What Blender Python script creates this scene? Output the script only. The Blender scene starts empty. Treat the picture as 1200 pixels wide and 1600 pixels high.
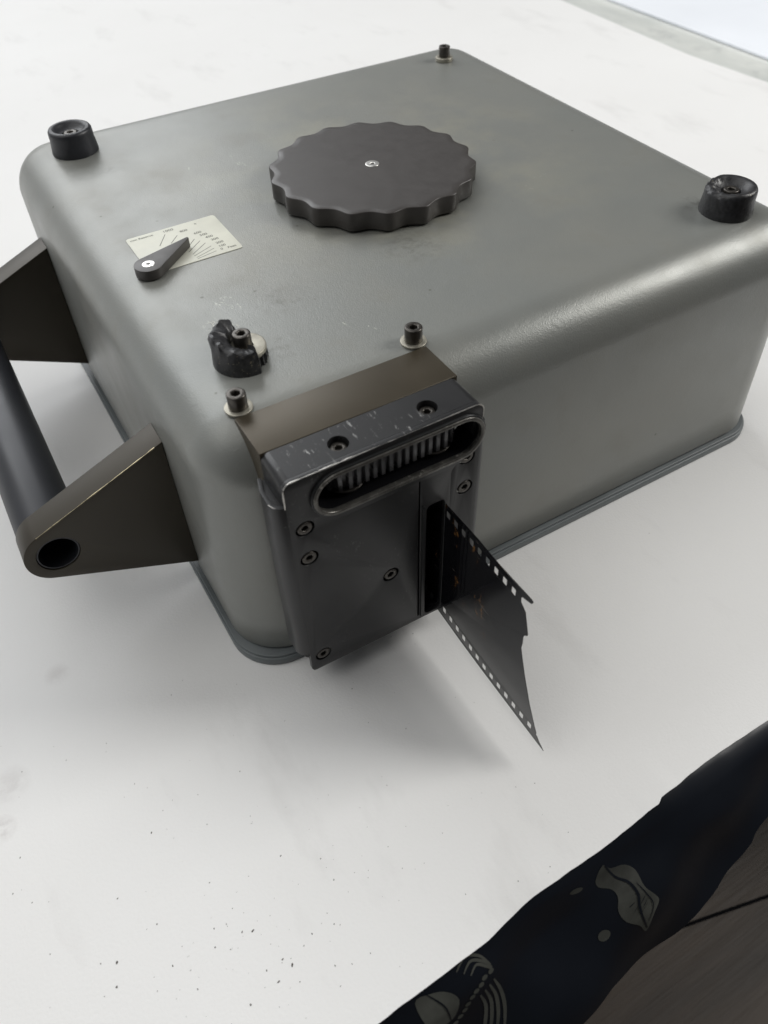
import bpy, bmesh, math, random
from mathutils import Matrix, Vector, noise as mnoise
random.seed(7)
S = 0.00065          # metres per drawing unit
sc = bpy.context.scene
PI = math.pi

# ------------------------------------------------------------------ camera
RC = [[0.8617769, -0.5066997, -0.0244125], [-0.3887412, -0.6287083, -0.6735029], [0.3259153, 0.5898994, -0.7387813]]
CW = [-51.7834, -269.2707, 438.9396]
cam_d = bpy.data.cameras.new('camera')
cam = bpy.data.objects.new('camera', cam_d); sc.collection.objects.link(cam)
m = Matrix.Identity(4)
for i in range(3):
    m[i][0] = RC[0][i]; m[i][1] = -RC[1][i]; m[i][2] = -RC[2][i]; m[i][3] = CW[i]*S
cam.matrix_world = m
cam_d.sensor_fit = 'HORIZONTAL'; cam_d.sensor_width = 24.0; cam_d.lens = 24.0*1250/1200
cam_d.clip_start = 0.01; cam_d.clip_end = 60
cam_d.dof.use_dof = True; cam_d.dof.focus_distance = 0.325; cam_d.dof.aperture_fstop = 13
sc.camera = cam

# ------------------------------------------------------------------ world and lamps
w = bpy.data.worlds.new('World'); sc.world = w; w.use_nodes = True
wn = w.node_tree; bg = wn.nodes['Background']
tc = wn.nodes.new('ShaderNodeTexCoord'); sep = wn.nodes.new('ShaderNodeSeparateXYZ')
# a plain room: paler ceiling and window side, dark behind the photographer
dot = wn.nodes.new('ShaderNodeVectorMath'); dot.operation = 'DOT_PRODUCT'; dot.inputs[1].default_value = (-0.60, 0.72, 0.35)
wn.links.new(tc.outputs['Generated'], dot.inputs[0])
rmp = wn.nodes.new('ShaderNodeValToRGB'); wn.links.new(dot.outputs['Value'], rmp.inputs[0])
rmp.color_ramp.elements[0].position = 0.0; rmp.color_ramp.elements[0].color = (0.04, 0.04, 0.042, 1)
rmp.color_ramp.elements[1].position = 0.9; rmp.color_ramp.elements[1].color = (0.62, 0.63, 0.64, 1)
wn.links.new(rmp.outputs[0], bg.inputs[0]); bg.inputs[1].default_value = 0.85

def area(name, dirv, dist, size, power, col):
    d = Vector(dirv).normalized()
    L = bpy.data.lights.new(name, 'AREA'); L.shape = 'RECTANGLE'; L.size = size[0]; L.size_y = size[1]
    L.energy = power; L.color = col
    o = bpy.data.objects.new(name, L); sc.collection.objects.link(o)
    o.location = Vector((0.10, 0.05, 0.05)) + d*dist
    o.rotation_euler = d.to_track_quat('Z', 'Y').to_euler()
    return o
area('window_key', (0.80, -0.26, 0.60), 2.2, (0.85, 0.80), 29, (1.0, 0.985, 0.95))
area('window_far', (-0.10, 0.88, 0.60), 3.0, (2.4, 1.6), 44, (0.96, 0.98, 1.0))
area('overhead_fill', (-0.42, 0.12, 0.90), 2.8, (2.6, 2.6), 27, (1.0, 0.99, 0.96))  # added overhead fill, softens the magazine's shadow on the paper
vs = sc.view_settings
vs.view_transform = 'Standard'; vs.look = 'None'; vs.gamma = 1; vs.exposure = -0.06; vs.use_curve_mapping = False

# ------------------------------------------------------------------ materials
def nt(name):
    mt = bpy.data.materials.new(name); mt.use_nodes = True
    t = mt.node_tree; b = t.nodes['Principled BSDF']
    c = t.nodes.new('ShaderNodeTexCoord')
    return mt, t, b, c.outputs['Object']
def noise(t, co, scale, detail=3, rough=.55, stretch=None, rot=None, off=(0, 0, 0)):
    mp = t.nodes.new('ShaderNodeMapping'); t.links.new(co, mp.inputs[0]); mp.inputs['Location'].default_value = off
    if stretch: mp.inputs['Scale'].default_value = stretch
    if rot: mp.inputs['Rotation'].default_value = rot
    n = t.nodes.new('ShaderNodeTexNoise'); n.inputs['Scale'].default_value = scale
    n.inputs['Detail'].default_value = detail; n.inputs['Roughness'].default_value = rough
    t.links.new(mp.outputs[0], n.inputs['Vector']); return n.outputs['Fac']
def rng(t, v, a, b, lo=0., hi=1.):
    r = t.nodes.new('ShaderNodeMapRange'); r.inputs[1].default_value = a; r.inputs[2].default_value = b
    r.inputs[3].default_value = lo; r.inputs[4].default_value = hi; t.links.new(v, r.inputs[0]); return r.outputs[0]
def mth(t, op, a, b=None):
    n = t.nodes.new('ShaderNodeMath'); n.operation = op
    for i, x in enumerate((a, b)):
        if x is None: continue
        if isinstance(x, (int, float)): n.inputs[i].default_value = x
        else: t.links.new(x, n.inputs[i])
    return n.outputs[0]
def mix(t, f, a, b):
    n = t.nodes.new('ShaderNodeMix'); n.data_type = 'RGBA'
    if isinstance(f, (int, float)): n.inputs[0].default_value = f
    else: t.links.new(f, n.inputs[0])
    for i, x in ((6, a), (7, b)):
        if isinstance(x, tuple): n.inputs[i].default_value = (*x[:3], 1)
        else: t.links.new(x, n.inputs[i])
    return n.outputs[2]
def bump(t, b, h, strength, dist):
    n = t.nodes.new('ShaderNodeBump'); n.inputs['Strength'].default_value = strength; n.inputs['Distance'].default_value = dist
    t.links.new(h, n.inputs['Height']); t.links.new(n.outputs[0], b.inputs['Normal'])
def near(t, co, p, r0, r1):
    """1 inside radius r0 round point p (drawing units), 0 beyond r1"""
    d = t.nodes.new('ShaderNodeVectorMath'); d.operation = 'DISTANCE'; t.links.new(co, d.inputs[0])
    d.inputs[1].default_value = tuple(x*S for x in p)
    return rng(t, d.outputs['Value'], r0*S, r1*S, 1, 0)
def simple(name, col, rough, metal=0., var=.15, vs_=60, bs=0., bscale=900, spec=.5, wear=None):
    mt, t, b, co = nt(name)
    n1 = noise(t, co, vs_, 4)
    c = mix(t, rng(t, n1, .3, .7), tuple(x*(1-var) for x in col), tuple(x*(1+var) for x in col))
    if wear:
        zc = t.nodes.new('ShaderNodeSeparateXYZ'); t.links.new(co, zc.inputs[0])
        wcol, th, sc_, st = wear
        g = mth(t, 'MULTIPLY', rng(t, noise(t, co, sc_, 6, .75, st), th, th+.05), rng(t, noise(t, co, 55, 2), .5, .62))
        if name.startswith('black_scuffed'): g = mth(t, 'MULTIPLY', g, rng(t, zc.outputs['Z'], 176*S, 181*S, .12, 1))
        c = mix(t, g, c, wcol)
    t.links.new(c, b.inputs['Base Color'])
    t.links.new(rng(t, n1, .3, .7, rough*.88, min(1, rough*1.12)), b.inputs['Roughness'])
    b.inputs['Metallic'].default_value = metal; b.inputs['Specular IOR Level'].default_value = spec
    if bs: bump(t, b, noise(t, co, bscale, 3), bs, .0004 if bscale > 100 else .02)
    return mt

def mat_body():
    mt, t, b, co = nt('grey_hammered_paint')
    n1 = noise(t, co, 11, 4); n2 = noise(t, co, 45, 5, .6)
    c = mix(t, rng(t, n1, .35, .65), (.230, .238, .225), (.248, .249, .228))
    c = mix(t, rng(t, n2, .56, .72, 0, .22), c, (.20, .19, .155))
    # yellowish grime round the dial
    g = mth(t, 'MULTIPLY', near(t, co, (235, 225, 182), 60, 175), rng(t, noise(t, co, 26, 5, .65), .44, .66, 0, .5))
    c = mix(t, g, c, (.36, .345, .27))
    # dark smudges
    for p, r in (((75, 70, 182), 16), ((60, 330, 182), 9), ((375, 66, 182), 14), ((95, 110, 182), 20), ((190, 120, 182), 26)):
        s = mth(t, 'MULTIPLY', near(t, co, p, r*.2, r), rng(t, noise(t, co, 240, 5, .7), .46, .62, 0, .45))
        c = mix(t, s, c, (.12, .115, .10))
    # white scratches
    for p, r in (((52, 108, 182), 8), ((66, 123, 182), 10), ((61, 101, 182), 7), ((150, 285, 182), 10), ((300, 140, 182), 7)):
        s = mth(t, 'MULTIPLY', near(t, co, p, r*.35, r), rng(t, noise(t, co, 520, 4, .75, (1, .35, 1), (0, 0, .6)), .58, .66, 0, .9))
        c = mix(t, s, c, (.62, .62, .56))
    # tiny dark and pale specks
    v = t.nodes.new('ShaderNodeTexVoronoi'); v.inputs['Scale'].default_value = 75; t.links.new(co, v.inputs['Vector'])
    sp = mth(t, 'MULTIPLY', rng(t, v.outputs['Distance'], .035, .06, 1, 0), rng(t, noise(t, co, 30, 2), .52, .56))
    c = mix(t, mth(t, 'MULTIPLY', sp, .75), c, (.09, .085, .07))
    t.links.new(c, b.inputs['Base Color'])
    t.links.new(rng(t, n2, .3, .7, .32, .42), b.inputs['Roughness'])
    b.inputs['Specular IOR Level'].default_value = .55; b.inputs['Metallic'].default_value = .22
    h = mth(t, 'ADD', noise(t, co, 1900, 2, .5), mth(t, 'MULTIPLY', noise(t, co, 500, 2), .6))
    bump(t, b, h, .36, .0002)
    return mt
def mat_paper():
    mt, t, b, co = nt('white_paper')
    n1 = noise(t, co, 3.5, 5, .6); n2 = noise(t, co, 22, 5, .65, (1, .4, 1), (0, 0, .7))
    c = mix(t, rng(t, n1, .3, .7), (.81, .805, .795), (.85, .847, .84))
    c = mix(t, rng(t, n2, .56, .76, 0, .38), c, (.60, .59, .58))
    for p, r, st, k in (((-148, 12, 0), 13, (1, 1, 1), .28), ((-158, -12, 0), 9, (1, 1, 1), .55), ((-105, 70, 0), 9, (1, 1, 1), .3)):
        s = mth(t, 'MULTIPLY', near(t, co, p, r*.3, r), rng(t, noise(t, co, 90, 4, .6), .42, .56, 0, k))
        c = mix(t, s, c, (.50, .47, .46))
    # fine dark flecks
    v = t.nodes.new('ShaderNodeTexVoronoi'); v.inputs['Scale'].default_value = 95; t.links.new(co, v.inputs['Vector'])
    sp = mth(t, 'MULTIPLY', rng(t, v.outputs['Distance'], .02, .045, 1, 0), rng(t, noise(t, co, 23, 2), .55, .58))
    c = mix(t, mth(t, 'MULTIPLY', sp, .4), c, (.40, .37, .34))
    t.links.new(c, b.inputs['Base Color']); b.inputs['Roughness'].default_value = .62
    b.inputs['Specular IOR Level'].default_value = .35
    h = mth(t, 'ADD', mth(t, 'MULTIPLY', noise(t, co, 900, 3), .35), noise(t, co, 12, 3))
    bump(t, b, h, .22, .0014)
    return mt
def mat_film():
    mt, t, b, co = nt('dark_film')
    sx = t.nodes.new('ShaderNodeSeparateXYZ'); t.links.new(co, sx.inputs[0])
    zone = mth(t, 'MULTIPLY', rng(t, sx.outputs['Y'], -86*S, -62*S), rng(t, sx.outputs['Z'], 40*S, 70*S))
    s1 = rng(t, noise(t, co, 160, 6, .75, (1, .8, .35), (.5, 0, 0)), .595, .64)
    s2 = rng(t, noise(t, co, 700, 4, .7, (1, .12, 1), (.5, 0, 0)), .66, .70, 0, .5)
    c = mix(t, mth(t, 'MULTIPLY', s1, zone), (.008, .008, .010), (.17, .085, .03))
    c = mix(t, mth(t, 'MULTIPLY', s2, zone), c, (.35, .30, .25))
    t.links.new(c, b.inputs['Base Color']); b.inputs['Roughness'].default_value = .07
    b.inputs['IOR'].default_value = 1.55
    bump(t, b, noise(t, co, 18, 2), .25, .002)
    return mt
def mat_wood():
    mt, t, b, co = nt('dark_wood_planks')
    g = noise(t, co, 9, 7, .65, (.28, 2.2, 1), (0, 0, -.24))
    c = mix(t, rng(t, g, .3, .7), (.014, .010, .007), (.064, .045, .031))
    g2 = noise(t, co, 60, 4, .6, (.2, 3, 1), (0, 0, -.24))
    c = mix(t, rng(t, g2, .5, .75, 0, .5), c, (.035, .026, .02))
    t.links.new(c, b.inputs['Base Color']); b.inputs['Roughness'].default_value = .55
    bump(t, b, g2, .3, .002); return mt
def mat_marble():
    mt, t, b, co = nt('grey_marble_laminate')
    n = noise(t, co, 9, 6, .6, (1, .5, 1), (0, 0, .9)); n2 = noise(t, co, 30, 5, .65)
    c = mix(t, rng(t, n, .35, .62), (.52, .55, .53), (.80, .81, .77))
    c = mix(t, rng(t, n2, .55, .7, 0, .4), c, (.36, .38, .38))
    t.links.new(c, b.inputs['Base Color']); b.inputs['Roughness'].default_value = .3; return mt

M = dict(
    body=mat_body(), paper=mat_paper(), film=mat_film(), wood=mat_wood(), marble=mat_marble(),
    brass=simple('rubbed_bronze_edge', (.55, .47, .30), .3, .85, .3, 500),
    chalk=simple('pale_scratch', (.58, .58, .52), .6, var=.2, vs_=900),
    rim=simple('slate_painted_rim', (.125, .14, .145), .42, var=.08, bs=.12, bscale=1200),
    knob=simple('dark_anodised_aluminium', (.046, .041, .038), .42, .0, .06, 160, spec=.6),
    block=simple('bronze_black_anodised', (.070, .058, .040), .38, .45, .10, 30, .04, 2500, wear=((.4, .36, .28), .70, 900, None)),
    bracket=simple('bronze_anodised_bracket', (.040, .033, .022), .40, .35, .06, 20),
    cover=simple('black_scuffed_cover', (.027, .027, .028), .37, .30, .18, 35, .05, 1800, wear=((.34, .34, .33), .585, 420, (1.6, .45, 1))),
    front=simple('black_satin_front', (.024, .025, .026), .36, .35, .15, 30, .05, 1800, wear=((.25, .25, .25), .70, 500, (1, 1, .3))),
    worn=simple('bare_worn_metal', (.62, .60, .56), .32, .85, .3, 500),
    rimring=simple('worn_dark_ring', (.13, .125, .115), .32, .7, .35, 300, wear=((.6, .58, .53), .57, 600, None)),
    belt=simple('black_toothed_rubber', (.13, .13, .135), .28, .3, var=.2),
    void=simple('black_shade_and_gaps', (.004, .004, .005), .9, var=0, spec=.08),  # shade inside openings and grooves put into the colour; also board gaps
    rubber=simple('black_rubber', (.022, .023, .028), .42, var=.25, vs_=120, bs=.25, bscale=1400),
    torn=simple('torn_rubber', (.024, .024, .026), .40, var=.5, vs_=600, bs=.35, bscale=900, wear=((.20, .18, .13), .60, 700, None)),
    grip=simple('black_grip_tube', (.026, .028, .034), .40, .1, .1, 30),
    screw=simple('blackened_steel', (.085, .078, .070), .33, .75, .25, 500),
    steel=simple('bright_steel', (.72, .71, .68), .30, .9, .08, 500),
    washer=simple('dull_zinc_washer', (.40, .38, .32), .45, .75, .2, 400),
    label=simple('cream_label', (.66, .66, .57), .45, var=.07, vs_=90),
    ink=simple('grey_ink', (.13, .13, .11), .6, var=.2),
    cloth=simple('dark_printed_fabric', (.0055, .0075, .012), .33, var=.35, vs_=8, spec=.6, bs=.22, bscale=11),
    print_=simple('pale_green_print', (.055, .057, .050), .6, var=.6, vs_=35),
    white_sheet=simple('white_sheet', (.86, .89, .94), .6, var=.03, vs_=5),
    grit=simple('dark_grit', (.07, .06, .05), .8, var=.4, vs_=900),
)

# ------------------------------------------------------------------ geometry helpers (drawing units)
def finish(name, bm, mats, parent=None, ang=35, loc=None, rot=None, doubles=True):
    if doubles: bmesh.ops.remove_doubles(bm, verts=bm.verts, dist=1e-4)
    for v in bm.verts: v.co *= S
    bmesh.ops.recalc_face_normals(bm, faces=bm.faces)
    lay = bm.faces.layers.int.get('flat')
    for f in bm.faces: f.smooth = not (lay and f[lay])
    me = bpy.data.meshes.new(name); bm.to_mesh(me); bm.free()
    for mm in (mats if isinstance(mats, (list, tuple)) else [mats]): me.materials.append(mm)
    me.set_sharp_from_angle(angle=math.radians(ang))
    o = bpy.data.objects.new(name, me); sc.collection.objects.link(o)
    if loc: o.location = Vector(loc)*S
    if rot: o.rotation_euler = rot
    if parent: attach(o, parent)
    return o
def attach(o, parent):
    o.parent = parent
    o.matrix_parent_inverse = Matrix.Translation(-wloc(parent))
def wloc(p):
    v = p.location.copy()
    if p.parent: v = v + p.matrix_parent_inverse.translation + wloc(p.parent)
    return v
def thing(name, loc, label, cat, group=None):
    e = bpy.data.objects.new(name, None); sc.collection.objects.link(e); e.location = Vector(loc)*S
    e.empty_display_size = .02; tag(e, label, cat, group); return e
def tag(o, label=None, cat=None, group=None, kind=None):
    if label: o['label'] = label
    if cat: o['category'] = cat
    if group: o['group'] = group
    if kind: o['kind'] = kind
def rr(x0, y0, x1, y1, r, n=6, rs=None):
    rs = rs or (r, r, r, r); out = []
    for k, (cx, cy, a0) in enumerate(((x1, y0, -90), (x1, y1, 0), (x0, y1, 90), (x0, y0, 180))):
        q = rs[k]; ax = cx - q if cx == x1 else cx + q; ay = cy - q if cy == y1 else cy + q
        if q < .01: out.append((cx, cy)); continue
        for i in range(n+1):
            a = math.radians(a0 + 90*i/n); out.append((ax+q*math.cos(a), ay+q*math.sin(a)))
    return out
def circ(cx, cy, r, n=40, a0=0.): return [(cx+r*math.cos(a0+2*PI*i/n), cy+r*math.sin(a0+2*PI*i/n)) for i in range(n)]
def stad(xa, xb, y, r, n=14):
    return [(xb+r*math.cos(-PI/2+PI*i/n), y+r*math.sin(-PI/2+PI*i/n)) for i in range(n+1)] + \
           [(xa+r*math.cos(PI/2+PI*i/n), y+r*math.sin(PI/2+PI*i/n)) for i in range(n+1)]
XZ = lambda y: Matrix(((1, 0, 0, 0), (0, 0, -1, y), (0, 1, 0, 0), (0, 0, 0, 1)))   # local z -> -y
XY = lambda z: Matrix.Translation((0, 0, z))
YZ = lambda x: Matrix(((0, 0, 1, x), (1, 0, 0, 0), (0, 1, 0, 0), (0, 0, 0, 1)))
def plate(bm, loops, depth, mat=None, bev=0., mi=0):
    """flat shape with holes, thickness depth centred on local z=0, placed by mat"""
    cu = bpy.data.curves.new('tmp', 'CURVE'); cu.dimensions = '2D'; cu.fill_mode = 'BOTH'
    cu.extrude = max(depth/2-bev, 1e-4); cu.bevel_depth = bev; cu.bevel_resolution = 2; cu.offset = -bev
    for lp in loops:
        s = cu.splines.new('POLY'); s.points.add(len(lp)-1); s.use_cyclic_u = True
        for i, p in enumerate(lp): s.points[i].co = (p[0], p[1], 0, 1)
    ob = bpy.data.objects.new('tmp', cu); sc.collection.objects.link(ob)
    dg = bpy.context.evaluated_depsgraph_get(); me = bpy.data.meshes.new_from_object(ob.evaluated_get(dg))
    me.transform(mat or Matrix.Identity(4))
    n0 = len(bm.faces); bm.from_mesh(me); bm.faces.ensure_lookup_table()
    lay = bm.faces.layers.int.get('flat') or bm.faces.layers.int.new('flat')
    bm.faces.ensure_lookup_table(); ax = (mat.to_3x3() @ Vector((0, 0, 1))) if mat else Vector((0, 0, 1))
    for f in bm.faces[n0:]:
        f.normal_update(); f.material_index = mi; f[lay] = 1 if abs(f.normal.dot(ax)) > .9995 else 0
    bpy.data.objects.remove(ob); bpy.data.curves.remove(cu); bpy.data.meshes.remove(me)
    return bm
def lathe(bm, prof, c=(0, 0, 0), n=48, f=None, mi=0, cap0=True, cap1=True):
    rings = []
    for j, (r, z) in enumerate(prof):
        ring = []
        for i in range(n):
            a = 2*PI*i/n; rr_, zz = (r, z) if f is None else f(r, z, a, j)
            ring.append(bm.verts.new((c[0]+rr_*math.cos(a), c[1]+rr_*math.sin(a), c[2]+zz)))
        rings.append(ring)
    for a, b in zip(rings, rings[1:]):
        for i in range(n):
            k = (i+1) % n; fc = bm.faces.new((a[i], a[k], b[k], b[i])); fc.material_index = mi
    if cap0: bm.faces.new(rings[0][::-1]).material_index = mi
    if cap1: bm.faces.new(rings[-1]).material_index = mi
    return bm
def tube(bm, pts, rads, n=8, mi=0):
    rings = []
    for i, p in enumerate(pts):
        p = Vector(p); d = (Vector(pts[min(i+1, len(pts)-1)]) - Vector(pts[max(i-1, 0)])).normalized()
        u = d.orthogonal().normalized(); u = (Vector((0, 0, 1)).cross(d)).normalized() if abs(d.z) < .9 else (Vector((1, 0, 0)).cross(d)).normalized()
        v = d.cross(u); r = rads if isinstance(rads, (int, float)) else rads[i]
        rings.append([bm.verts.new(p + u*r*math.cos(2*PI*k/n) + v*r*math.sin(2*PI*k/n)) for k in range(n)])
    for a, b in zip(rings, rings[1:]):
        for i in range(n):
            k = (i+1) % n; bm.faces.new((a[i], a[k], b[k], b[i])).material_index = mi
    bm.faces.new(rings[0][::-1]).material_index = mi; bm.faces.new(rings[-1]).material_index = mi
def box(bm, x0, x1, y0, y1, z0, z1, mi=0):
    v = [bm.verts.new((x, y, z)) for x in (x0, x1) for y in (y0, y1) for z in (z0, z1)]
    for q in ((0, 1, 3, 2), (4, 6, 7, 5), (0, 4, 5, 1), (2, 3, 7, 6), (0, 2, 6, 4), (1, 5, 7, 3)):
        bm.faces.new([v[i] for i in q]).material_index = mi
N = lambda: bmesh.new()

# ------------------------------------------------------------------ setting
bm = N(); box(bm, -2500, 3500, -2500, 3500, -720, -700)
fl = finish('floor', bm, M['wood']); tag(fl, kind='structure')
bm = N()                                            # dark gaps between boards, slightly sunk strips
for k in range(-6, 9):
    off = k*150
    p0 = Vector((535, -222)); d = Vector((129, -32)).normalized(); nrm = Vector((-d.y, d.x))
    c0 = p0 + nrm*off
    a = c0 - d*3000; b_ = c0 + d*3000
    q = [a-nrm*2.2, b_-nrm*2.2, b_+nrm*2.2, a+nrm*2.2]
    bm.faces.new([bm.verts.new((p.x, p.y, -699.2)) for p in q])
gaps = finish('floor_seams', bm, M['void']); tag(gaps, kind='structure')

tb = thing('table', (300, 900, -30), 'grey marble-look table top, a veined strip past the far edge of the paper', 'table')
bm = N(); box(bm, -900, 1600, -178, 2600, -34, -3.2)
finish('table_top', bm, M['marble'], tb)

# white backdrop paper
def paper_edge(x):
    pts = [(-900, -215), (-300, -204), (-25, -197.4), (-7, -196.6), (34, -195.2), (72, -189.9), (118, -189.5), (160, -186.9), (162, -185.1), (204, -182.3), (251, -182.4), (500, -170), (1200, -150)]
    for (x0, y0), (x1, y1) in zip(pts, pts[1:]):
        if x <= x1:
            k = (x-x0)/(x1-x0); k = k if abs(x1-x0) < 6 else k*.4 + .6*k*k*(3-2*k)
            return y0 + (y1-y0)*k + .35*mnoise.noise(Vector((x*.11, 3, 1)))
    return pts[-1][1]
def paper_right(y):
    pts = [(-300, 1045), (509, 1025.7), (686, 1002), (814, 1010), (962, 1024), (2600, 1100)]
    for (y0, x0), (y1, x1) in zip(pts, pts[1:]):
        if y <= y1: return x0 + (x1-x0)*(y-y0)/(y1-y0)
    return 1100
bm = N(); g = []
xs = [-900+i*100 for i in range(8)] + [-120+4*i for i in range(110)] + [330+i*35 for i in range(20)] + [9999]
ys = [0, .004, .012, .03, .06, .1, .2, .3, .4, .5, .6, .7, .8, .9, 1]
for x in xs:
    col = []
    for t_ in ys:
        y1 = 2500; y0 = paper_edge(min(x, 1030))
        if x == 9999: yy = y0 + (y1-y0)*t_; xx = paper_right(yy)
        else: xx = x; yy = y0 + (y1-y0)*t_
        zz = 0.0
        if t_ < .03 and abs(xx-161) < 12 and t_ == 0: zz = 1.2
        col.append(bm.verts.new((xx, yy, zz)))
    g.append(col)
for a, b_ in zip(g, g[1:]):
    for i in range(len(ys)-1): bm.faces.new((a[i], b_[i], b_[i+1], a[i+1]))
ex = bmesh.ops.extrude_face_region(bm, geom=bm.faces[:])
for v in ex['geom']:
    if isinstance(v, bmesh.types.BMVert): v.co.z -= .6
pp = finish('paper_sheet', bm, M['paper'])
tag(pp, 'large white backdrop paper speckled with grit, under the grey film magazine', 'paper')
# second paper sheet, put in for the bright area past the marbled strip
bm = N(); box(bm, 1092, 2400, -400, 2550, -2.4, .6)
ws = finish('second_sheet', bm, M['white_sheet'])
tag(ws, 'bluish white paper sheet standing in for the bright area beyond the veined strip in the top right corner', 'sheet')

# dark printed cloth over the table edge
def cloth(u, v, lift=0.):
    base = Vector((0, -188, -2.)); d = Vector((0, -.6, -.8)); n_ = Vector((0, -.8, .6))
    wv = 2.6*math.sin(u*.035+v*.07)+1.5*math.sin(u*.07-v*.06+1)
    wv *= min(1, max(0, (v-4)/25))
    p = base + d*v + n_*(lift + wv*1.2)
    p.x = u
    if v < 6:                                   # rounds over onto the table
        t_ = (6-v); q = base + d*6
        p = Vector((u, q.y + .6*t_*.25 + t_*.9, min(-.9, q.z + .8*t_*.9 - 0)))
        p.z = min(p.z, -.9 - .0*t_); 
    return p
def hem(u):
    pts = [(-500, 100), (-25, 92), (19, 90.6), (62, 89), (98, 82), (132, 82.5), (150, 82.5), (160, 79.4), (178, 76), (196, 69.6), (210, 65), (217, 61), (221, 55), (230, 51), (260, 46), (330, 40), (700, 30)]
    for (x0, y0), (x1, y1) in zip(pts, pts[1:]):
        if u <= x1:
            k = (u-x0)/(x1-x0); return y0 + (y1-y0)*k + 1.2*mnoise.noise(Vector((u*.06, 7, 2)))
    return 30
bm = N(); g = []
us = [-400, -300, -200, -120] + [-80+4*i for i in range(100)] + [340, 420, 520, 680]
vsn = [-20, -10, -4, 0, 3, 6] + [0]*18
for u in us:
    hm = hem(u); col = []
    for j in range(24):
        v = vsn[j] if j < 6 else 6 + (hm-6)*((j-5)/18)
        col.append(bm.verts.new(cloth(u, v)))
    for j in range(1, 5):                       # turned-under hem
        p = cloth(u, hm); col.append(bm.verts.new(p + Vector((0, 2.0*j, -3.2*math.sin(j*.8)))))
    g.append(col)
for a, b_ in zip(g, g[1:]):
    for i in range(len(a)-1): bm.faces.new((a[i], b_[i], b_[i+1], a[i+1]))
def printed(poly, lift=.25):
    t2 = bmesh.new(); t2.faces.new([t2.verts.new((p[0], p[1], 0)) for p in poly])
    bmesh.ops.triangulate(t2, faces=t2.faces[:])
    for k in range(2): bmesh.ops.subdivide_edges(t2, edges=t2.edges[:], cuts=1)
    mp_ = {v: bm.verts.new(cloth(v.co.x, v.co.y, lift)) for v in t2.verts}
    for f in t2.faces: bm.faces.new([mp_[v] for v in f.verts]).material_index = 1
    t2.free()
def ribbon(pts, w_, lift=.3, mi=1):
    L = []
    for i, p in enumerate(pts):
        p = Vector(p); d = (Vector(pts[min(i+1, len(pts)-1)])-Vector(pts[max(i-1, 0)])).normalized(); n_ = Vector((-d.y, d.x))
        ww = w_*(.35+.65*math.sin(PI*(i+.5)/len(pts)))
        L.append((bm.verts.new(cloth(*(p+n_*ww/2), lift)), bm.verts.new(cloth(*(p-n_*ww/2), lift))))
    for a, b_ in zip(L, L[1:]): bm.faces.new((a[0], b_[0], b_[1], a[1])).material_index = mi
def catmull(pts, k=6, closed=False):
    out = []; n = len(pts); P = [Vector(p) for p in pts]
    for i in range(n if closed else n-1):
        g_ = lambda q: P[q % n] if closed else P[min(max(q, 0), n-1)]
        a, b_, c, d = g_(i-1), g_(i), g_(i+1), g_(i+2)
        for j in range(k):
            t_ = j/k; out.append(.5*((2*b_)+(c-a)*t_+(2*a-5*b_+4*c-d)*t_*t_+(3*b_-a-3*c+d)*t_**3))
    if not closed: out.append(P[-1])
    return out
printed(catmull([(109.8, 16.2), (116.3, 10.9), (120.2, 15.4), (128.7, 18.4), (133.7, 24.3), (134.6, 34.1), (139.0, 42.3), (140.3, 47.2), (135.4, 53.3), (128.8, 62.8), (124.9, 55.3), (117.7, 47.6), (115.5, 39.5), (118.0, 32.1), (116.5, 26.5), (110.0, 21.5)], 4, True))
ribbon(catmull([(117.4, 11.6), (121.0, 21.1), (127.0, 27.7), (129.2, 35.7), (127.6, 42.6), (127.8, 50.7), (129.5, 60.6)]), 1.6, .5, 0)
ribbon(catmull([(131, 30), (134, 38), (136, 47), (131, 56)]), .7, .5, 0)
printed([(103.7+3.8*math.cos(a*PI/8), 49+3.2*math.sin(a*PI/8)) for a in range(16)])
printed([(97+4.2*math.cos(a*PI/8), 15.4+2*math.sin(a*PI/8+.5)) for a in range(16)])
for (u, v) in [(36.9, 23.6), (32.5, 24.2), (29.5, 26.6), (26.0, 28.0), (23.0, 30.0), (19.8, 32.8), (17.4, 35.6), (14.2, 38.2), (10.9, 40.6), (7.5, 43)]:
    printed([(u+1.8*math.cos(a*PI/6), v+1.5*math.sin(a*PI/6)) for a in range(12)])
for k in range(4): ribbon(catmull([(37-k*3.2, 29+k*1.2), (39-k*3.4, 40+k), (38-k*4.2, 52+k), (33-k*4.5, 66)]), 2.2)
for k in range(3): ribbon(catmull([(20+k*3, 12+k*3), (27+k*2, 8+k*3.5), (34+k, 12+k*4), (38+k*.2, 20+k*2)]), 1.6)
printed(catmull([(-4.7, 14), (4, 14), (12, 18), (16, 26), (10, 36), (-2, 33)], 4, True))
ribbon(catmull([(2, 13), (8, 24), (9, 36)]), .8, .5, 0)
cl = finish('printed_cloth', bm, [M['cloth'], M['print_']], doubles=False, ang=60)
tag(cl, 'dark navy cloth printed with pale lips and beads, hanging below the front paper edge', 'cloth')

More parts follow.
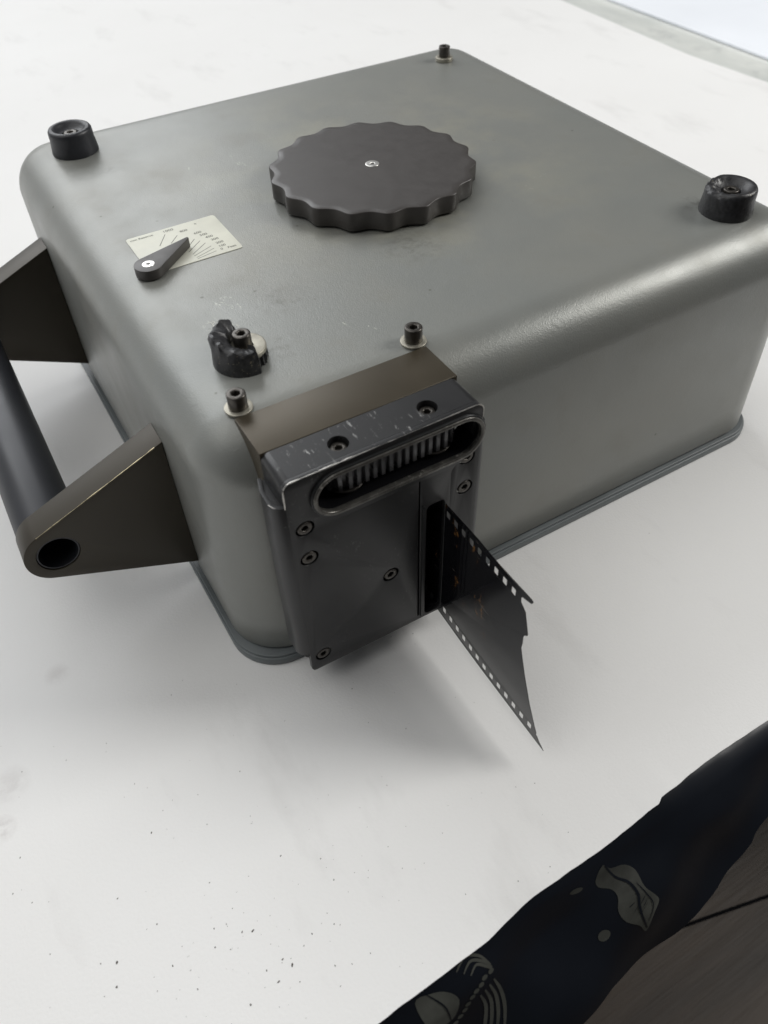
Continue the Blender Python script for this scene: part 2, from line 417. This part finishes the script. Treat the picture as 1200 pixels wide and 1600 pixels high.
# grit lying on the paper
bm = N()
def flake(x, y, s, el, a):
    n = 6; z0 = .05; h = .25+.4*s*random.random(); vs_ = []
    for i in range(n):
        t_ = 2*PI*i/n; r = s*(.6+.6*random.random()); px, py = r*el*math.cos(t_), r*math.sin(t_)
        vs_.append((x+px*math.cos(a)-py*math.sin(a), y+px*math.sin(a)+py*math.cos(a)))
    lo = [bm.verts.new((p[0], p[1], z0)) for p in vs_]; c = bm.verts.new((x, y, z0+h))
    for i in range(n): bm.faces.new((lo[i], lo[(i+1) % n], c))
    bm.faces.new(lo[::-1])
for k in range(210):
    if k < 90: x, y = random.gauss(-70, 34), random.gauss(-140, 24)
    elif k < 330: x, y = random.uniform(-190, 120), random.uniform(-190, 30)
    else: x, y = random.uniform(130, 700), random.uniform(-170, 60)
    if y < paper_edge(x)+3 or y > -12 and x > -4: continue
    s = .13+.22*random.random()**3
    if k < 9: s = .55
    flake(x, y, s, 1+1.4*random.random(), random.uniform(.2, 1.6))
gr = finish('paper_grit', bm, M['grit'], doubles=False); tag(gr, 'tiny dark grit scattered over the white paper', 'grit', kind='stuff')

# ------------------------------------------------------------------ film magazine
H = 182.; B0, B1, D1 = 4., 433., 429.
mag = thing('film_magazine', (217, 217, 0), 'grey metal film magazine lying on white paper, black scalloped dial and carrying handle', 'film magazine')

# shell
def ring_pts(inset, z, R=35.):
    r = max(R-inset, 2.5); return [(x + 13*(1-z/H)*max(0, (x-217)/217), y, z) for x, y in rr(B0+inset, B0+inset, B1-inset, D1-inset, r, 12)]
rf = 31.; bm = N(); rings = [ring_pts(1.2, 9.6), ring_pts(0, 10.4)] + [ring_pts(0, z) for z in (40, 80, 120, H-rf)]
for i in range(1, 17):
    a = PI/2*i/16; rings.append(ring_pts(rf*(1-math.cos(a)), H-rf+rf*math.sin(a)))
rings.append([(x, y, H) for x, y in rr(B0+rf+6, B0+rf+6, B1-rf-6, D1-rf-6, 3, 12)])
rv = [[bm.verts.new(p) for p in r] for r in rings]
for a, b_ in zip(rv, rv[1:]):
    for i in range(len(a)):
        k = (i+1) % len(a); bm.faces.new((a[i], a[k], b_[k], b_[i]))
bm.faces.new(rv[-1])
rs = random.Random(5)
def scratch(x, y, ang, L, w_, z=H+.04):
    p = Vector((x, y, z)); d = Vector((math.cos(ang), math.sin(ang), 0)); q = Vector((-d.y, d.x, 0))
    pts = [(p + d*L*(i/4-.5) + q*rs.uniform(-.3, .3)) for i in range(5)]
    wd = [w_*k for k in (.05, .6, 1, .7, .05)]
    A = [bm.verts.new(a+q*b_) for a, b_ in zip(pts, wd)]; Bq = [bm.verts.new(a-q*b_) for a, b_ in zip(pts, wd)]
    for i in range(4): bm.faces.new((Bq[i], Bq[i+1], A[i+1], A[i])).material_index = 1
scratch(112, 300, 1.2, 5, .2)
for cx_, cy_, n_, r_ in ((52, 109, 6, 4), (67, 122, 7, 5), (62, 104, 4, 5), (150, 290, 3, 8), (310, 150, 3, 12), (120, 60, 3, 16)):
    for k in range(n_): scratch(cx_+rs.gauss(0, r_*.6), cy_+rs.gauss(0, r_*.6), rs.gauss(1.9, .5), rs.uniform(1.2, 5), rs.uniform(.08, .22))
shell = finish('shell', bm, [M['body'], M['chalk']], mag, 60)
# base rim in two steps
bm = N()
plate(bm, [rr(0, 0, 445, 434, 32, 12)], 6.2, XY(3.2), .9)
plate(bm, [rr(1.3, 1.3, 443.7, 432.7, 31, 12)], 2.4, XY(7.1), .7)
plate(bm, [rr(7, 7, 438, 427, 29, 12)], 3, XY(9.4), 0, 1)  # shade of the groove painted in with the near-black material
finish('base_rim', bm, [M['rim'], M['void']], mag)

# hex screws: shared meshes
def hexscrew(name, r, h, rh, mat, bev=.5, dome=0):
    bm = N(); plate(bm, [circ(0, 0, r, 36), circ(0, 0, rh, 6, .3)], h, XY(h/2), bev)
    plate(bm, [circ(0, 0, rh+.6, 24)], .4, XY(max(.3, h-3.2)), 0)
    return finish(name, bm, mat)
def copy_to(src, parent, loc, rot=None, label=None):
    o = src.copy(); sc.collection.objects.link(o); o.location = Vector(loc)*S
    if rot: o.rotation_euler = rot
    attach(o, parent)
    if label: o['label'] = label
    return o
cap_proto = hexscrew('screw', 4.9, 8.5, 2.3, M['screw'], .7)
flat_proto = hexscrew('screw', 4.1, 3.0, 2.0, M['screw'], .5)
silver_proto = hexscrew('screw', 4.9, 1.6, 1.7, M['steel'], .4)
small_silver = hexscrew('screw', 3.9, 1.2, 1.3, M['steel'], .35)
bm = N(); plate(bm, [circ(0, 0, 7.2, 44), circ(0, 0, 3, 20)], 1.2, XY(.6), .3); wash_proto = finish('washer', bm, M['washer'])
bm = N(); plate(bm, [circ(0, 0, 7.6, 44), circ(0, 0, 3, 20)], 3.4, XY(1.7), .5); thick_proto = finish('washer', bm, M['washer'])

for x, y in ((35.5, 33.9), (137.9, 34.5)):
    wsh = copy_to(wash_proto, mag, (x, y, H)); s = copy_to(cap_proto, mag, (x, y, H+1.2), (0, 0, x))
copy_to(thick_proto, mag, (383, 377, H)); copy_to(cap_proto, mag, (383, 377, H+3.4), (0, 0, .3))

# rubber feet
def foot(x, y, kind):
    bm = N()
    def f(r, z, a, j):
        if kind == 'worn' and 5 <= j <= 9:
            d = math.cos(a-2.7)
            if d > .1:
                k = (d-.1); r += k*random.uniform(-1.2, .5); z += k*random.uniform(-1.5, .3) - k*1.3
        return r, z
    prof = [(16.8, 0), (17.0, .8), (16.6, 5), (16.0, 10), (16.0, 13.5), (15.8, 15.6), (15.1, 16.9), (13.8, 17.5), (12.2, 17.3), (10.8, 16.2), (9.4, 14.2), (6.2, 13.2), (5.6, 10)]
    lathe(bm, prof, (x, y, H), 72, f)
    return finish('rubber_foot', bm, M['torn'] if kind == 'worn' else M['rubber'], mag, 50)
fa = foot(50.7, 376.6, 'whole'); copy_to(cap_proto, fa, (50.7, 376.6, H+5.6))
fb = foot(383.7, 47.5, 'worn'); fb['label'] = 'rubber foot with a chewed upper edge'; copy_to(cap_proto, fb, (383.7, 47.5, H+6.2), (0, 0, .5))
# torn foot: rubber left on one side, washer and screw exposed
cx, cy = 54.5, 70.; bm = N(); n = 96; cols = []
rj = random.Random(3)
for i in range(n):
    a = math.degrees(2*PI*i/n); dd = ((a-3+180) % 360)-180         # 0 = middle of the missing side
    k = min(1, max(0, (abs(dd)-74)/14)); jag = rj.uniform(-1, 1)
    top = 5.0 + 12.0*k + (1-k)*jag*1.2 + (k*(1-k)*4)*jag; 
    if k == 1: top = 17.2 - 4.2*max(0, math.cos(math.radians(a-270))) + jag*.10
    ro = 12.4 + 4.4*min(1, k*1.6) + (1-k)*jag*.9; ri = 6.6
    prof = [(ro, 0), (ro*.995, 1), (ro*.975, top*.5), (ro*.94, top*.86), (ro*.88, top), ((ro*.8), top*1.02), (ri+1.6, top*.86+jag*.1), (ri, top*.72), (ri-.5, 2)]
    ring_ = []
    for r, z in prof:
        p = Vector((cx+r*math.cos(2*PI*i/n), cy+r*math.sin(2*PI*i/n), H+z))
        if z > 2:
            q = mnoise.noise_vector(p*.22)*1.7*(z/17) + mnoise.noise_vector(p*.8)*.22; p += q
        ring_.append(bm.verts.new(p))
    cols.append(ring_)
for i in range(n):
    a, b_ = cols[i], cols[(i+1) % n]
    for j in range(len(a)-1): bm.faces.new((a[j], b_[j], b_[j+1], a[j+1]))
fc = finish('rubber_foot', bm, M['torn'], mag, 40); fc['label'] = 'torn rubber foot with half its side missing'
w3 = copy_to(thick_proto, fc, (cx+1.2, cy-.2, H+5.2)); w3.scale = (1.5, 1.5, .9); copy_to(cap_proto, fc, (cx+.6, cy, H+7.4), (0, 0, .2))

# scalloped dial
bm = N()
def scal(r, z, a, j):
    ph = (math.degrees(a)-9)/20*2*PI; q = abs(math.sin(ph/2))
    k = 71.4-4.2*(.55*q+.45*q*q) - .5*max(0, 1-q/.22)
    return r-71.4+k if r > 60 else r, z
zb = H+1.5
lathe(bm, [(30, zb), (69, zb), (70.9, zb), (71.4, zb+.6), (71.4, zb+6), (71.4, zb+11.4), (71.2, zb+11.8), (70.8, zb+12), (66, zb+12), (45, zb+12), (20, zb+12), (6, zb+12), (1, zb+12)], (212, 207, 0), 288, scal)
plate(bm, [circ(212, 207, 50, 60)], 1.6, XY(H+.8), 0)
dial = finish('dial', bm, M['knob'], mag, 40)
copy_to(silver_proto, dial, (212, 207, H+13.4-1.2))

# scale label and pointer
lb_ = N(); plate(lb_, [rr(39.8, 176, 100.4, 225.4, 2.2, 5)], .35, XY(H+.2), .05)
lab = finish('scale_label', lb_, M['label'], mag)
lines = [((56.1, 205.8), (64.0, 218.0)), ((63.3, 204.9), (70.2, 212.5)), ((66.5, 197.5), (75, 206.5)), ((68.7, 192.5), (77.9, 202.1)), ((69.0, 188.7), (80.1, 198.1)), ((70.1, 184.8), (82.0, 193.7)), ((70.2, 182.4), (83.7, 188.2)), ((70.8, 179.9), (84.3, 184.6)), ((70.7, 178.2), (84.3, 180.8))]
bm = N()
for a, b_ in lines:
    a = Vector((*a, H+.42)); b_ = Vector((*b_, H+.42)); d = (b_-a).normalized(); q = Vector((-d.y, d.x, 0))*.22
    bm.faces.new([bm.verts.new(p) for p in (a-q, b_-q, b_+q, a+q)])
finish('scale_marks', bm, M['ink'], lab)
def text(s, x, y, size, parent, rot=0., name='lettering'):
    cu = bpy.data.curves.new('tmp', 'FONT'); cu.body = s; cu.size = size; cu.align_x = 'CENTER'; cu.align_y = 'CENTER'; cu.offset = .03
    ob = bpy.data.objects.new('tmp', cu); sc.collection.objects.link(ob)
    dg = bpy.context.evaluated_depsgraph_get(); me = bpy.data.meshes.new_from_object(ob.evaluated_get(dg))
    me.transform(Matrix.Translation((x, y, H+.44)) @ Matrix.Rotation(rot, 4, 'Z'))
    bm = N(); bm.from_mesh(me); bpy.data.objects.remove(ob); bpy.data.curves.remove(cu)
    return finish(name, bm, M['ink'], parent, doubles=False)
for s, x, y, sz in (('mm Reserve', 49.5, 221.6, 3.0), ('1000', 67.2, 221.6, 3.6), ('800', 75.8, 215.9, 3.4), ('600', 82.6, 208.6, 3.4), ('500', 84.9, 204.3, 3.4), ('400', 87.0, 199.8, 3.4), ('300', 88.9, 195.0, 3.4), ('200', 90.0, 189.6, 3.4), ('100', 89.8, 185.0, 3.2), ('0', 88.0, 181.2, 3.2), ('Feet', 94.6, 180.6, 3.2), ('ft', 85.6, 220.2, 2.6)):
    text(s, x, y, sz, lab)
bm = N(); P0 = Vector((40.3, 177.3)); T = Vector((72.0, 194.6)); ax = (T-P0); L = ax.length; ax.normalize(); pr_ = Vector((-ax.y, ax.x)); r0 = 8.8; r1 = 1.1
al = math.acos((r0-r1)/L); pl = []
for i in range(25):
    a = al + (2*PI-2*al)*i/24; pl.append(P0 + ax*r0*math.cos(a) + pr_*r0*math.sin(a))
for i in range(7):
    a = -al + 2*al*i/6; pl.append(T - ax*r1 + ax*r1*math.cos(a) + pr_*r1*math.sin(a))
plate(bm, [[(p.x, p.y) for p in pl]], 6.2, XY(H+.8+3.1), .3)
plate(bm, [circ(P0.x, P0.y, 5, 24)], .9, XY(H+.45), 0)
ptr = finish('pointer', bm, M['knob'], mag)
copy_to(small_silver, ptr, (P0.x, P0.y, H+7-.95))

# carrying handle
hx, hz = -73., 76.5
def nose(): 
    """side outline in XZ: wide against the shell, rounded nose round the bar"""
    R_ = 19.6; out = [(B0-.2, 20.), (B0-.2, 129.)]
    def tang(px, pz, up):
        d = Vector((hx-px, hz-pz)); D = d.length; base = math.atan2(pz-hz, px-hx); th = math.acos(R_/D)
        return base + (th if up else -th)
    a0 = tang(B0, 129, True); a1 = tang(B0, 20, False)
    a0 %= 2*PI; a1 %= 2*PI
    for i in range(25):
        a = a0 + (a1-a0)*i/24; out.append((hx+R_*math.cos(a), hz+R_*math.sin(a)))
    return out
handle = bpy.data.objects.new('handle', None); sc.collection.objects.link(handle); handle.location = Vector((-73, 231, 76.5))*S
hl = handle.location.copy(); attach(handle, mag)
def sub(o):
    o.parent = handle
    o.matrix_parent_inverse = Matrix.Translation(-hl)
for ya, yb in ((92.5, 112.5), (349.5, 369.5)):
    bm = N(); plate(bm, [nose(), circ(hx, hz, 12.6, 48)], yb-ya, XZ((ya+yb)/2), .5)
    if ya < 200:                                # bright worn line along the upper front edge
        nz = nose(); a_, b_ = Vector(nz[1]), Vector(nz[2]); rw_ = random.Random(2)
        tube(bm, [(*(lambda p: (p.x, ya+.15, p.y-.1))(a_+(b_-a_)*(.06+.94*i/30)),) for i in range(31)], [rw_.uniform(.12, .42) for i in range(31)], 6, 1)
    o = finish('bracket', bm, [M['bracket'], M['brass']], None, 30); sub(o)
bm = N(); plate(bm, [circ(hx, hz, 12.4, 48), circ(hx, hz, 11.4, 48)], 369-93.2, XZ((369+93.2)/2), .2)
o = finish('sleeve', bm, M['grip'], None); sub(o)
bm = N(); plate(bm, [circ(hx, hz, 18.9, 64), circ(hx, hz, 12.6, 48)], 349.3-112.7, XZ((349.3+112.7)/2), .6)
o = finish('grip_bar', bm, M['grip'], None); sub(o)
bm = N(); plate(bm, [circ(hx, hz, 11.3, 40)], 2, XZ(150), 0); o = finish('bore_disc', bm, M['void'], None); sub(o)  # near-black disc closing the bore partway along

# gate block, brown-black
bm = N(); plate(bm, [[(30.2, -2.6), (141.2, -2.6), (141.2, 27.2), (30.2, 27.2)]], H+.5-16, XY((H+.5+16)/2), .35)
finish('gate_block', bm, M['block'], mag)

# cover plate
YF = -27.
bm = N()
front = [(33, 24.6), (118, 22.6), (139, 24), (140.8, 27), (140.8, 44)]
# front panel outline (XZ): left edge x=30, right side stepped where the strip lies lower
out = [(33.0, 24.8), (123.0, 23.0), (123.0, 141.0)]
for i in range(1, 7):
    a = math.radians(180-15*i); out.append((129.5+6.5*math.cos(a), 141.0+6.5*math.sin(a)))
out += [(130.5, 152.0), (141.0, 160.0)]
for i in range(0, 7):
    a = math.radians(15*i); out.append((136.2+4.8*math.cos(a), 177.6+4.8*math.sin(a)))
for i in range(0, 7):
    a = math.radians(90+15*i); out.append((34.8+4.8*math.cos(a), 177.6+4.8*math.sin(a)))
out += [(30.0, 27.5), (31.0, 25.4)]
CY, RO, RI, XA, XB = 164.6, 14.6, 11.4, 57.2, 128.0
scr_front = [(38.3, 148.5), (38.4, 126.0), (85.2, 81.3), (38.4, 37.3)]
slit = rr(103.2, 27.5, 104.3, 146, .5, 4); slot = rr(108.3, 25.6, 120.2, 124.5, 3.6, 5)
holes = [stad(XA, XB, CY, RI+.2), slit, slot] + [circ(x, z, 5.1, 32) for x, z in scr_front]
plate(bm, [out] + holes, 3, XZ(YF+1.5), .25)
# outer right strip with its two screws, set lower
s56 = [(135.1, 145.0), (134.9, 122.4)]
strip = [(121.5, 43), (142.5, 43), (142.5, 160.5)] + [(128+12.9*math.cos(math.radians(-18-9*i)), 164.6+12.9*math.sin(math.radians(-18-9*i))) for i in range(9)] + [(121.5, 151.7)]
plate(bm, [strip] + [circ(x, z, 5.1, 32) for x, z in s56], 2, XZ(YF+4.2), .15)
# upper cap wall: band following the rounded outline from the shoulder over the top, y from -24 back to -3
def band(prof, t_, z0, z1, mk, mi=0):
    """thick open strip: prof = outer 2D line, inner line offset by t_ to its right"""
    P = [Vector(p) for p in prof]; inn = []
    for i, p in enumerate(P):
        d = (P[min(i+1, len(P)-1)]-P[max(i-1, 0)]).normalized(); inn.append(p + Vector((d.y, -d.x))*t_)
    plate(bm, [[(p.x, p.y) for p in P] + [(p.x, p.y) for p in inn[::-1]]], z1-z0, mk((z0+z1)/2), .12, mi)
arcL = [(34.8+4.8*math.cos(math.radians(180-15*i)), 177.6+4.8*math.sin(math.radians(180-15*i))) for i in range(7)]
arcR = [(136.2+4.8*math.cos(math.radians(90-15*i)), 177.6+4.8*math.sin(math.radians(90-15*i))) for i in range(7)]
band([(30.0, 166)] + arcL[:], 3, 3.0, 24.0, lambda q: XZ(-q))
band(arcR + [(141.0, 156)], 3, 3.0, 24.0, lambda q: XZ(-q))
top_holes = [(65.2, -15.2), (114.8, -15.4)]
plate(bm, [[(34.8, -24.0), (136.2, -24.0), (136.2, -3.0), (34.8, -3.0)]] + [circ(x, y, 5.3, 32) for x, y in top_holes], 5, XY(182.4-2.5), 0)
# ears: sheet bent back round each side
earL = [(26.8, -2.2), (24.2, -11.0), (24.0, -21.0)] + [(30-6*math.cos(math.radians(15*i)), -21-6*math.sin(math.radians(15*i))) for i in range(1, 7)]
band(earL[::-1], 2.2, 44, 168, XY)
earR = [(142.5, -24.0+.2)] + [(142.5+5*math.sin(math.radians(15*i)), -18.8-5*math.cos(math.radians(15*i))) for i in range(1, 7)] + [(147.5, -6)]
band(earR[::-1], 2.0, 44, 164, XY)
plate(bm, [[(24.6, -21), (27, -25.2), (30, -26), (30, -2.8), (27, -2.8), (25, -11)]], 1.4, XY(165.6), .1)
# rounded lower tail of the left ear
plate(bm, [[(27.2, 44), (30, 44), (30, 40.8), (28.4, 41.2), (27.2, 42.6)]], 2.4, XZ(-25.4), .1)
# worn bare metal along the top front edge
ed = [(30.0, YF-.02, z) for z in (167, 170, 174, 177)] + [(x, YF-.02, z) for x, z in arcL[1:]] + [(40+4.0*i, YF-.02, 182.4) for i in range(24)] + [(x, YF-.02, z) for x, z in arcR] + [(141.0, YF-.02, 172), (141.0, YF, 167)]
rw = random.Random(11); rad = []
for i, p in enumerate(ed):
    k = .50 if i < 9 else (.62 if i < 17 else .22 if i < 30 else .34)
    rad.append(max(.05, k*rw.uniform(.25, 1.15)))
tube(bm, [(p[0]+rw.uniform(-.1, .1), p[1]+.12, p[2]-.12) for p in ed], rad, 6, 1)
hook = [(30, -26.9, 167.2), (29.4, -26.4, 166.9), (27.5, -25.8, 167.4), (25.2, -24, 167.9), (24.1, -21, 168)]
tube(bm, hook, [.4, .4, .3, .3, .2], 6, 1)
cov = finish('cover_plate', bm, [M['cover'], M['worn']], mag, 32)
for x, z in scr_front: copy_to(flat_proto, cov, (x, YF+3.2, z), (PI/2, random.random(), 0))
for x, z in s56: copy_to(flat_proto, cov, (x, YF+6.2, z), (PI/2, random.random(), 0))
for x, y in top_holes: copy_to(flat_proto, cov, (x, y, 182.4-5.6), (0, 0, random.random()))

# stadium ring round the opening
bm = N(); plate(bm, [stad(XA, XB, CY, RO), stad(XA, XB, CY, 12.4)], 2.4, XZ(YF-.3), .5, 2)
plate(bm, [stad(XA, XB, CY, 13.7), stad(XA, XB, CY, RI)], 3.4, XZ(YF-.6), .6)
plate(bm, [stad(XA, XB, CY, RI+1.0), stad(XA, XB, CY, RI-.1)], 14, XZ(YF+8.2), 0, 1)  # inner sleeve, its darkness painted in as shade
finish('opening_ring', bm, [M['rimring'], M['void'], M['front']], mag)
# housing behind the panel, shade inside the openings painted near-black
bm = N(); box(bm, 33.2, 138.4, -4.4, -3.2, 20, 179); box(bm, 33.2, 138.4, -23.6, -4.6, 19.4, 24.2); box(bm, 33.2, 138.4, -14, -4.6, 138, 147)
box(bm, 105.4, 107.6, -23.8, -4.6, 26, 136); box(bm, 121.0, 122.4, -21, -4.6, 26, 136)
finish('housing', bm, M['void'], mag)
# bare light edges of the film throat
bm = N(); box(bm, 105.0, 106.6, -28.2, -27.02, 26.5, 126)
for z0 in (26.5,): pass
throat = finish('throat_guide', bm, M['front'], mag)

# toothed belt round two pulleys
ya_ = -11.6; rb = 8.6; xa_, xb_ = 65.5, 121.
def belt_path(s):
    Ls = xb_-xa_; Cc = PI*rb; T_ = 2*Ls+2*Cc; s %= T_
    if s < Ls: return (xa_+s, ya_-rb, -PI/2)
    s -= Ls
    if s < Cc: a = -PI/2+s/rb; return (xb_+rb*math.cos(a), ya_+rb*math.sin(a), a)
    s -= Cc
    if s < Ls: return (xb_-s, ya_+rb, PI/2)
    s -= Ls; a = PI/2+s/rb; return (xa_+rb*math.cos(a), ya_+rb*math.sin(a), a)
T_ = 2*(xb_-xa_)+2*PI*rb; nt_ = 36; bm = N(); z0, z1 = 157.5, 173.5
base = [belt_path(T_*i/(nt_*6)) for i in range(nt_*6)]
plate(bm, [[(x, y) for x, y, a in base]], z1-z0, XY((z0+z1)/2), 0)
for i in range(nt_):
    x, y, a = belt_path(T_*i/nt_+1.2); c_, s_ = math.cos(a), math.sin(a); tw = 1.25; th = 2.7
    q = [(x-s_*-tw-c_*.3, y+c_*-tw-s_*.3), (x-s_*tw-c_*.3, y+c_*tw-s_*.3), (x-s_*tw*.8+c_*th, y+c_*tw*.8+s_*th), (x+s_*tw*.8+c_*th, y-c_*tw*.8+s_*th)]
    plate(bm, [q], z1-z0-.4, XY((z0+z1)/2), .2)
finish('toothed_belt', bm, M['belt'], mag, 30)
for x in (xa_+2, xb_-2):
    bm = N(); plate(bm, [circ(x, ya_-1.5, 10.6, 40)], 1.2, XY(156.4), .4); lathe(bm, [(2.5, 150), (2.5, 156)], (x, ya_, 0), 16)
    finish('pulley', bm, M['screw'], mag)

# ------------------------------------------------------------------ film strip
def xf(y): return 120.4 + .9*math.sin((y+30)*.02)
outl = [(-6, 121.5), (-25, 120.3), (-57, 122.2), (-77, 121.6), (-103.5, 122.8), (-105.0, 122.4), (-105.3, 121.4), (-104.2, 119.6), (-98.8, 117.6), (-97.4, 117.4), (-96.7, 115.6), (-97.0, 112.6), (-99.9, 110.3), (-101.5, 108.6), (-105.8, 94.5), (-105.4, 93.2), (-103.6, 91.4), (-102.9, 88.8), (-103.2, 84), (-102.8, 79), (-104.5, 73), (-109, 60), (-117, 40), (-124.4, 25.4), (-126.2, 22.3), (-125.9, 20.6), (-127.2, 20.2), (-129.4, 17.8), (-134.0, 14.4),
        (-118, 15.0), (-100, 15.6), (-73.6, 16.0), (-50, 16.6), (-24.6, 18.0), (-6, 19)]
perfs = []
for k in range(13): 
    y = -31.4-7.36*k; z = 26.0 - 1.0*min(1, k/6)*4.4 + .0
    perfs.append((y, z if k < 12 else z+.3))
for k in range(1, 4): perfs.append((-31.4+7.36*k, 26.4))
for k in range(9): perfs.append((-30.6-7.5*k, 113.7+.09*k))
for k in range(1, 4): perfs.append((-30.6+7.36*k, 113.7))
loops = [[(y, z) for y, z in outl]] + [rr(y-1.65, z-2.5, y+1.65, z+2.5, .5, 2) for y, z in perfs if y < -8]
bm = N(); plate(bm, loops, .25, YZ(0))
for v in bm.verts: v.co.x += xf(v.co.y)
fs = finish('film_strip', bm, M['film'], None, 30)
tag(fs, 'torn dark perforated film strip sticking out of the magazine slot', 'film strip')

for p in (cap_proto, flat_proto, silver_proto, small_silver, wash_proto, thick_proto): bpy.data.objects.remove(p)
